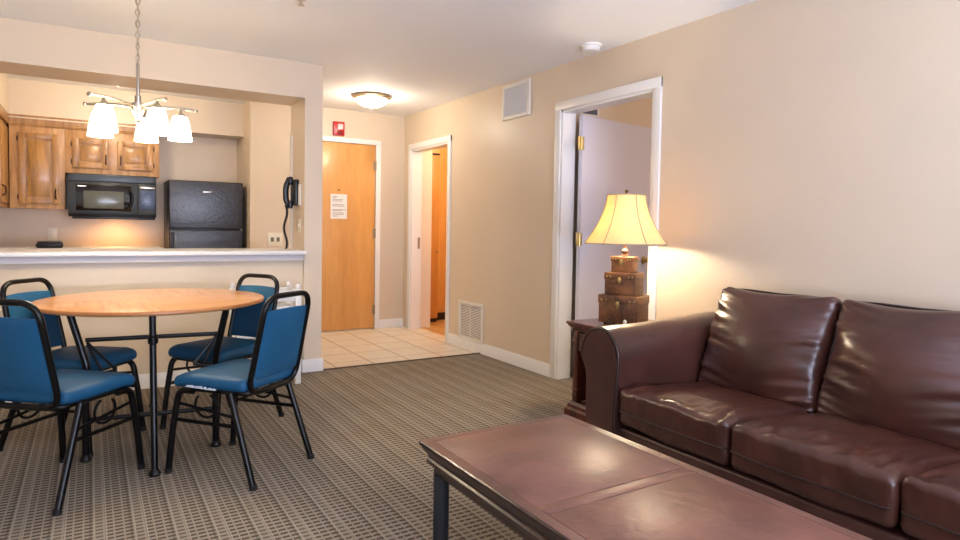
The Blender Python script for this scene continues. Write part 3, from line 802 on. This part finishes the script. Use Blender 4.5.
for k, deg in enumerate((35, 107, 179, 251, 323)):
    a_ = math.radians(deg)-camyaw      # arm directions turned with the fixture
    u = Vector((math.cos(a_), math.sin(a_), 0))
    c = Vector((CX, CY, 0))
    am = B()
    pts = [c+u*.025+Vector((0, 0, 1.795)), c+u*.11+Vector((0, 0, 1.808)), c+u*.20+Vector((0, 0, 1.812)), c+u*.285+Vector((0, 0, 1.808))]
    tube(am, arc_path(pts, .05), .0075, seg=10)
    e = c+u*.29+Vector((0, 0, 1.808))
    lathe(am, [(.001, -.012), (.009, -.008), (.012, 0), (.009, .008), (.001, .012)], cx=e.x, cy=e.y, cz=e.z, seg=12)
    arm = obj('arm', am, NICKEL, t, world=True)
    s = c+u*.207
    obj('socket_cup', la([(.006, 1.815), (.009, 1.80), (.012, 1.79), (.028, 1.772), (.036, 1.766)], cx=s.x, cy=s.y, seg=20), NICKEL, arm, world=True)
    obj('glass_shade', la([(.034, 1.768), (.040, 1.755), (.049, 1.72), (.057, 1.675), (.062, 1.635), (.0595, 1.635), (.0545, 1.675), (.0465, 1.72), (.0375, 1.753), (.030, 1.764)], cx=s.x, cy=s.y, seg=28), GLOW, arm, world=True, label='glowing frosted glass shade')

# ------------------------------------------------------------------ sofa
t = thing('sofa', 'dark brown leather three-seat sofa against the right wall', 'sofa', (2.57, 1.25, 0))
XF = 2.09; XBK = 3.04; AY = (2.155, 2.42)
def arm_profile(yin, yout, zt_, sgn):
    """outline (y,z) of a rolled arm; sgn +1: outer side towards +y"""
    w = abs(yout-yin); c = (yin+yout)/2; pts = []
    rr = w/2; cz = zt_-rr
    pts.append((yin+sgn*.03, .05))
    for k in range(17):
        a_ = PI+.12-(PI+.24)*k/16
        pts.append((c-sgn*rr*math.cos(a_)*-1 if False else c+sgn*rr*math.cos(a_), cz+rr*math.sin(a_)))
    pts.append((yout-sgn*.045, cz-.10)); pts.append((yout-sgn*.05, .05))
    return pts
for yin, yout, sgn in ((2.155, 2.42, 1), (.345, .08, -1)):
    prof = arm_profile(yin, yout, .705, sgn)
    bm = B(); n = 26; rows = []
    for i in range(n+1):
        x = XF+.012+(XBK-XF-.012)*i/n
        lift = .03*(i/n)
        rows.append([bm.verts.new((x, y+noise.noise(Vector((x*3, y*4, z*4)))*.006, z+lift*max(0, (z-.3)/.4)+noise.noise(Vector((x*4, y*3, z*3+5)))*.006)) for y, z in prof])
    m_ = len(prof)
    for i in range(n):
        for j in range(m_-1): bm.faces.new((rows[i][j], rows[i][j+1], rows[i+1][j+1], rows[i+1][j]))
        bm.faces.new((rows[i][m_-1], rows[i][0], rows[i+1][0], rows[i+1][m_-1]))
    bm.faces.new(rows[0]); bm.faces.new(list(reversed(rows[-1])))
    ar = obj('armrest', bm, LEATHB, t, world=True, sharp=50)
    # front panel, slightly smaller, with piping around
    cy_ = sum(p[0] for p in prof)/m_; cz_ = .40
    inner = [(cy_+(y-cy_)*.93, cz_+(z-cz_)*.97) for y, z in prof]
    bm = B(); prism(bm, inner, 'X', XF, XF+.02)
    bmesh.ops.bevel(bm, geom=[e for e in bm.edges if all(abs(v.co.x-XF) < 1e-4 for v in e.verts)], offset=.006, segments=2, affect='EDGES')
    obj('front_panel', bm, LEATHB, ar, world=True, sharp=50)
    obj('piping', tb([(XF+.006, cy_+(y-cy_)*.97, cz_+(z-cz_)*.985) for y, z in prof], .0055, seg=8), LEATHP, ar, world=True)
obj('base', bx(XF+.035, XBK-.02, .33, 2.19, .06, .245, .015, seg=3), LEATHB, t, world=True)
bm = B(); cushion(bm, (2.955, 1.25, .46), (.085, .92, .36), .05, n=20, wr=.003)
obj('back_frame', bm, LEATHB, t, world=True, sharp=80)
for x in (XF+.09, XBK-.08):
    for y in (.42, 2.12): obj('foot', la([(.022, 0), (.03, .06), (.03, .07)], cx=x, cy=y, seg=14), CHERRY, t, world=True)
seats = [(1.558, 2.152), (.953, 1.552), (.35, .947)]
for k, (a_, b_) in enumerate(seats):
    c = ((XF+2.84)/2+.0, (a_+b_)/2, .352); h = ((2.84-XF)/2+.0, (b_-a_)/2-.002, .088)
    bm = B(); cushion(bm, c, h, .028, puff=(.008, .002, .018), n=48, wr=.010, seed=k+1, wsc=6, lip=.010)
    for v in bm.verts: v.co.z -= .045*max(0, (v.co.x-XF-.15)/.6)
    zz_ = .335; P = []
    for q in range(25):
        yq = a_+.012+(b_-a_-.024)*q/24
        near = [v.co.x for v in bm.verts if abs(v.co.z-zz_) < .02 and abs(v.co.y-yq) < .02 and v.co.x < XF+.2]
        P.append((min(near)-.001 if near else XF, yq, zz_-.003*math.sin(PI*q/24)))
    P = [(XF+.30, a_+.004, zz_)]+P+[(XF+.30, b_-.004, zz_)]
    sc_ = obj('seat_cushion', bm, LEATHS, t, world=True, sharp=80)
    obj('piping', tb(arc_path(P, .02, 2), .0045, seg=8), LEATHP, sc_, world=True)
backs = [(1.54, 2.15), (.925, 1.53), (.32, .915)]
for k, (a_, b_) in enumerate(backs):
    rot = Matrix.Rotation(math.radians(19), 3, 'Y')
    bm = B(); cushion(bm, (2.755, (a_+b_)/2, .632), (.048, (b_-a_)/2+.008, .272), .045, puff=(.10, -.012, -.012), n=56, wr=.009, seed=k+11, wsc=5, mtx=rot, crease=.02)
    bc = obj('back_cushion', bm, LEATH, t, world=True, sharp=80)
    hy = (b_-a_)/2+.008; cy_ = (a_+b_)/2; P = []
    for y, z in ((-hy+.004, -.20), (-hy+.008, 0), (-hy+.002, .2), (-hy+.022, .263), (-hy*.5, .266), (0, .262), (hy*.5, .266), (hy-.022, .263), (hy-.002, .2), (hy-.008, 0), (hy-.004, -.2)):
        v = rot @ Vector((.0, y, z)) + Vector((2.755, cy_, .632)); P.append(v)
    obj('piping', tb(P, .006, seg=8), LEATHP, bc, world=True)

# ------------------------------------------------------------------ coffee table
X0, X1, Y0, Y1, ZT = 1.015, 1.70, .68, 2.055, .40
t = thing('coffee_table', 'long coffee table with brown leather inlaid top and dark moulded edge', 'coffee table', ((X0+X1)/2, (Y0+Y1)/2, 0))
def ring(bm, steps):
    prev = None
    for d_, z in steps:
        r_ = [bm.verts.new(p) for p in ((X0+d_, Y0+d_, z), (X1-d_, Y0+d_, z), (X1-d_, Y1-d_, z), (X0+d_, Y1-d_, z))]
        if prev:
            for i in range(4): bm.faces.new((prev[i], prev[(i+1) % 4], r_[(i+1) % 4], r_[i]))
        else: bm.faces.new(list(reversed(r_)))
        prev = r_
    bm.faces.new(prev)
bm = B()
ring(bm, [(.03, ZT-.085), (.022, ZT-.08), (.020, ZT-.066), (.026, ZT-.06), (.024, ZT-.05), (.012, ZT-.035), (.006, ZT-.02), (.0, ZT-.016), (.0, ZT-.004), (.004, ZT), (.038, ZT), (.040, ZT-.002)])
top = obj('top', bm, COFW, t, world=True, sharp=25)
ym = (Y0+Y1)/2; bw = .028
for a_, b_ in ((Y0+.042, ym-bw), (ym+bw, Y1-.042)):
    obj('leather_panel', bx(X0+.042, X1-.042, a_, b_, ZT-.003, ZT+.0012, .001), COFTOP, top, world=True, label='brown leather inset panel')
obj('centre_band', bx(X0+.042, X1-.042, ym-bw+.003, ym+bw-.003, ZT-.003, ZT+.0012, .001), COFTOP, top, world=True)
obj('apron', bx(X0+.04, X1-.04, Y0+.04, Y1-.04, ZT-.115, ZT-.084, .003), COFW, t, world=True)
bm = B()
for q in ((X0+.005, X0+.040, Y0+.005, Y1-.005), (X1-.040, X1-.005, Y0+.005, Y1-.005), (X0+.040, X1-.040, Y0+.005, Y0+.040), (X0+.040, X1-.040, Y1-.040, Y1-.005)): box(bm, *q, ZT-.002, ZT+.0008)
obj('border', bm, COFB, top, world=True, label='smooth dark brown border')
for x in (X0+.062, X1-.062):
    for y in (Y0+.062, Y1-.062):
        lg = obj('leg', la([(.03, .012), (.029, .02), (.029, ZT-.115)], cx=x, cy=y, seg=28), METALG, t, world=True, label='dark gunmetal cylinder leg')
        obj('foot_ring', la([(.036, 0), (.038, .005), (.036, .013), (.03, .016)], cx=x, cy=y, seg=28), NICKEL, lg, world=True)

# ------------------------------------------------------------------ end table
t = thing('end_table', 'cherry wood end table between the sofa and the bedroom doorway', 'end table', (2.81, 2.79, 0))
ex0, ex1, ey0, ey1 = 2.54, 3.07, 2.53, 3.085
bm = B()
def ering(bm, steps):
    prev = None
    for d_, z in steps:
        r_ = [bm.verts.new(p) for p in ((ex0+d_, ey0+d_, z), (ex1-d_*.5, ey0+d_, z), (ex1-d_*.5, ey1-d_, z), (ex0+d_, ey1-d_, z))]
        if prev:
            for i in range(4): bm.faces.new((prev[i], prev[(i+1) % 4], r_[(i+1) % 4], r_[i]))
        else: bm.faces.new(list(reversed(r_)))
        prev = r_
    bm.faces.new(prev)
ering(bm, [(.035, .545), (.03, .56), (.012, .572), (.006, .584), (.0, .588), (.0, .598), (.004, .602)])
obj('top', bm, CHERRY, t, world=True, sharp=25)
for x in (ex0+.055, ex1-.045):
    for y in (ey0+.055, ey1-.055):
        bm = B(); box(bm, x-.022, x+.022, y-.022, y+.022, .09, .545, .004)
        for q in (.13, .17, .47, .51): box(bm, x-.026, x+.026, y-.026, y+.026, q, q+.01, .003)
        obj('leg', bm, CHERRY, t, world=True)
for q in (ey1-.07, ey0+.055): obj('side_panel', bx(ex0+.05, ex1-.03, q, q+.015, .10, .545), CHERRY, t, world=True)
bm = B(); ering(bm, [(.0, 0), (.0, .05), (.012, .062), (.014, .08), (.03, .095)])
obj('plinth', bm, CHERRY, t, world=True, sharp=25)
dr = obj('drawer', bx(ex0+.036, ex0+.05, ey0+.08, ey1-.08, .42, .535, .003), CHERRY, t, world=True)
obj('knob', la([(.008, 0), (.008, -.01), (.014, -.016), (.01, -.024), (0, -.026)], cx=ex0+.036, cy=2.80, cz=.475, axis='X', seg=14), BRASS, dr, world=True)
obj('back_panel', bx(ex1-.045, ex1-.03, ey0+.07, ey1-.07, .10, .545), DARK, t, world=True)

# ------------------------------------------------------------------ table lamp
LX, LY = 2.76, 2.81
t = thing('table_lamp', 'lit table lamp of three stacked wooden trunks under a cream bell shade', 'lamp', (LX, LY, .602), math.radians(22-0))
# local frame: front (clasp side) faces -x
def chest(w, d, z0, z1, off=0, feet=False):
    bm = B(); box(bm, -d/2, d/2, -w/2, w/2, z0, z1-.004, .003)
    zl = z1-(z1-z0)*.30
    box(bm, -d/2-.004, d/2+.004, -w/2-.004, w/2+.004, zl, z1, .004)
    o = obj('chest', bm, CHEST, t)
    bm = B()
    lathe(bm, [(.0, -.006), (.012, -.005), (.0135, 0)], cx=-d/2-.004, cy=-.0, cz=zl-.004, axis='X', seg=18)
    box(bm, -d/2-.008, -d/2-.002, -.008, .008, zl-.024, zl+.014, .002)
    obj('clasp', bm, BRASS, o, label='brass clasp')
    for s in (-1, 1):
        for q in (.30, .42):
            obj('stud', la([(0, -.004), (.005, -.003), (.0055, 0)], cx=-d/2-.004, cy=s*w*q, cz=(zl+z1)/2-.004, axis='X', seg=10), BRASS, o)
    return o
b1 = chest(.25, .17, .014, .182)
for y in (-.09, .09):
    for x in (-.06, .06): obj('foot', la([(.01, 0), (.013, .014)], cx=x, cy=y, seg=12), BRONZE, b1)
chest(.195, .135, .182, .318); chest(.135, .09, .318, .415)
obj('neck', la([(.02, .413), (.024, .421), (.012, .429), (.02, .441), (.022, .451), (.011, .461), (.009, .50), (.012, .505), (.012, .53)], seg=20), CHEST, t)
prof = []
for i in range(19):
    f = i/18; z = .492+.295*f
    r_ = 0.112+(.243-.112)*((1-f)**1.75)
    prof.append((r_, z))
bm = B(); prof2 = prof+[(r_-.002, z) for r_, z in reversed(prof)]
rings = []
for r_, z in prof2: rings.append([bm.verts.new((r_*math.cos(2*PI*k/48), r_*math.sin(2*PI*k/48), z)) for k in range(48)])
for i in range(len(rings)):
    a_, b_ = rings[i], rings[(i+1) % len(rings)]
    for k in range(48): bm.faces.new((a_[k], a_[(k+1) % 48], b_[(k+1) % 48], b_[k]))
sh = obj('lamp_shade', bm, LINEN, t, sharp=60, label='cream fabric bell shade')
for k in range(6):
    a_ = 2*PI*k/6+math.radians(53)
    obj('seam', tb([((r_+.0015)*math.cos(a_), (r_+.0015)*math.sin(a_), z) for r_, z in prof], .003, seg=6), SEAM, sh)
for z, r_ in ((.493, .243), (.786, .113)):
    obj('trim_band', tb([(r_*math.cos(2*PI*k/48), r_*math.sin(2*PI*k/48), z) for k in range(48)], .004, seg=6, closed=True), SEAM, sh)
obj('harp', tb([(0, -.02, 0.5320), (0, -.05, 0.5920), (0, -.055, 0.6720), (0, -.03, 0.7520), (0, 0, 0.7770), (0, .03, 0.7520), (0, .055, 0.6720), (0, .05, 0.5920), (0, .02, 0.5320)], .0022, seg=6), BRASS, t)
bm = B()
for k in range(3):
    a_ = 2*PI*k/3; tube(bm, [(0, 0, 0.7820), (.106*math.cos(a_), .106*math.sin(a_), 0.7840)], .002, seg=6)
obj('spider', bm, BRASS, t)
obj('finial', la([(.004, 0.7770), (.012, 0.7890), (.006, 0.7970), (.012, 0.8070), (.008, 0.8170), (0, 0.8200)], seg=14), BRONZE, t)
obj('bulb', la([(.012, 0.5320), (.014, 0.5520), (.028, 0.5820), (.03, 0.6070), (.02, 0.6320), (0, 0.6380)], seg=18), BULB, t)
# small things at the lamp's foot
t2 = thing('small_ornament', 'tiny round white and dark ornament before the bottom trunk of the lamp', 'ornament', (2.665, 2.70, .602))
obj('body', la([(.012, 0), (.014, .01), (.008, .022)], seg=14), BLACKP, t2)
obj('face', la([(0, -.006), (.011, -.005), (.014, 0), (.011, .005), (0, .006)], cx=0, cy=0, cz=.035, axis='X', seg=18), OUTL, t2)
tag(obj('small_bottle', la([(.012, 0), (.013, .004), (.013, .03), (.006, .04), (.006, .05), (0, .05)], seg=14), BRONZE, loc=None), 'small dark bottle left of the lamp base on the end table', 'bottle').location = (2.63, 2.80, .602)

# ------------------------------------------------------------------ lights
def light(name, kind, loc, energy, col, size=.1, rot=None, sy=None, spot=None):
    l = bpy.data.lights.new(name, kind); l.energy = energy; l.color = lin(col)[:3]
    if kind == 'AREA':
        l.size = size
        if sy: l.shape = 'RECTANGLE'; l.size_y = sy
    elif kind == 'SPOT':
        l.spot_size = math.radians(spot or 120); l.spot_blend = .8; l.shadow_soft_size = size
    else: l.shadow_soft_size = size
    o = bpy.data.objects.new(name, l); COL.objects.link(o); o.location = loc
    if rot: o.rotation_euler = rot
    return o
# daylight through the rear window (behind the viewer)
light('window_daylight', 'AREA', ((WX0+WX1)/2, YBK-.2, (WZ0+WZ1)/2), 60, (206, 220, 255), WX1-WX0, (math.radians(90), 0, 0), WZ1-WZ0)
# added fill aimed up through the window to brighten the ceiling
light('ceiling_fill', 'AREA', ((WX0+WX1)/2, YBK-.45, WZ0-.1), 380, (220, 228, 255), WX1-WX0, (math.radians(135), 0, 0), 1.0)
WARM = (255, 234, 202)
for deg in (35, 107, 179, 251, 323):
    a_ = math.radians(deg)-camyaw
    light('chandelier_bulb', 'POINT', (CX+0.207*math.cos(a_), CY+0.207*math.sin(a_), 1.665), 5.0, WARM, .025)
light('lamp_bulb', 'POINT', (LX, LY, .602+.56), 22, (255, 236, 206), .05)
light('dome_bulb', 'POINT', (2.335, 5.86, H-.19), 12, (255, 240, 218), .09)
light('kitchen_fill', 'POINT', (.2, 6.2, H-.19), 17, (255, 238, 214), .12)  # added light at the unseen kitchen dome
light('bath_bulb', 'POINT', (3.9, 5.9, H-.19), 22, (255, 222, 176), .12)
light('bedroom_fill', 'POINT', (4.6, 2.3, H-.19), 18, (255, 216, 176), .12)  # added warm fill that browns the wall above the open door
light('bedroom_daylight', 'AREA', (5.6, .5, 1.4), 14, (226, 230, 255), 1.4, (math.radians(90), 0, 0), 1.2)
light('hood_light', 'SPOT', (.22, 7.16, 1.19), 10, (255, 190, 120), .05, (math.radians(20), 0, 0), spot=165)

w = bpy.data.worlds.new('sky'); S.world = w; w.use_nodes = True
nt = w.node_tree; bg = nt.nodes['Background']
sky = nt.nodes.new('ShaderNodeTexSky'); sky.sky_type = 'HOSEK_WILKIE'; sky.turbidity = 4
nt.links.new(sky.outputs[0], bg.inputs[0]); bg.inputs[1].default_value = .6

# ------------------------------------------------------------------ camera
cam = bpy.data.cameras.new('camera'); co = bpy.data.objects.new('camera', cam); COL.objects.link(co)
yaw, pitch, roll = .5511, .041, .0168
F = Vector((math.sin(yaw)*math.cos(pitch), math.cos(yaw)*math.cos(pitch), -math.sin(pitch)))
Rt = Vector((math.cos(yaw), -math.sin(yaw), 0)); U = Rt.cross(F)
R2 = Rt*math.cos(roll)+U*math.sin(roll); U2 = U*math.cos(roll)-Rt*math.sin(roll)
m = Matrix((R2, U2, -F)).transposed().to_4x4(); m.translation = (0, 0, 1.1813)
co.matrix_world = m
cam.sensor_width = 36; cam.lens = 36*632.9/960; cam.shift_y = -17.1/960; cam.clip_start = .05
S.camera = co
S.view_settings.view_transform = 'Standard'; S.view_settings.look = 'None'; S.view_settings.gamma = 1
S.view_settings.use_curve_mapping = False; S.view_settings.exposure = 0.55
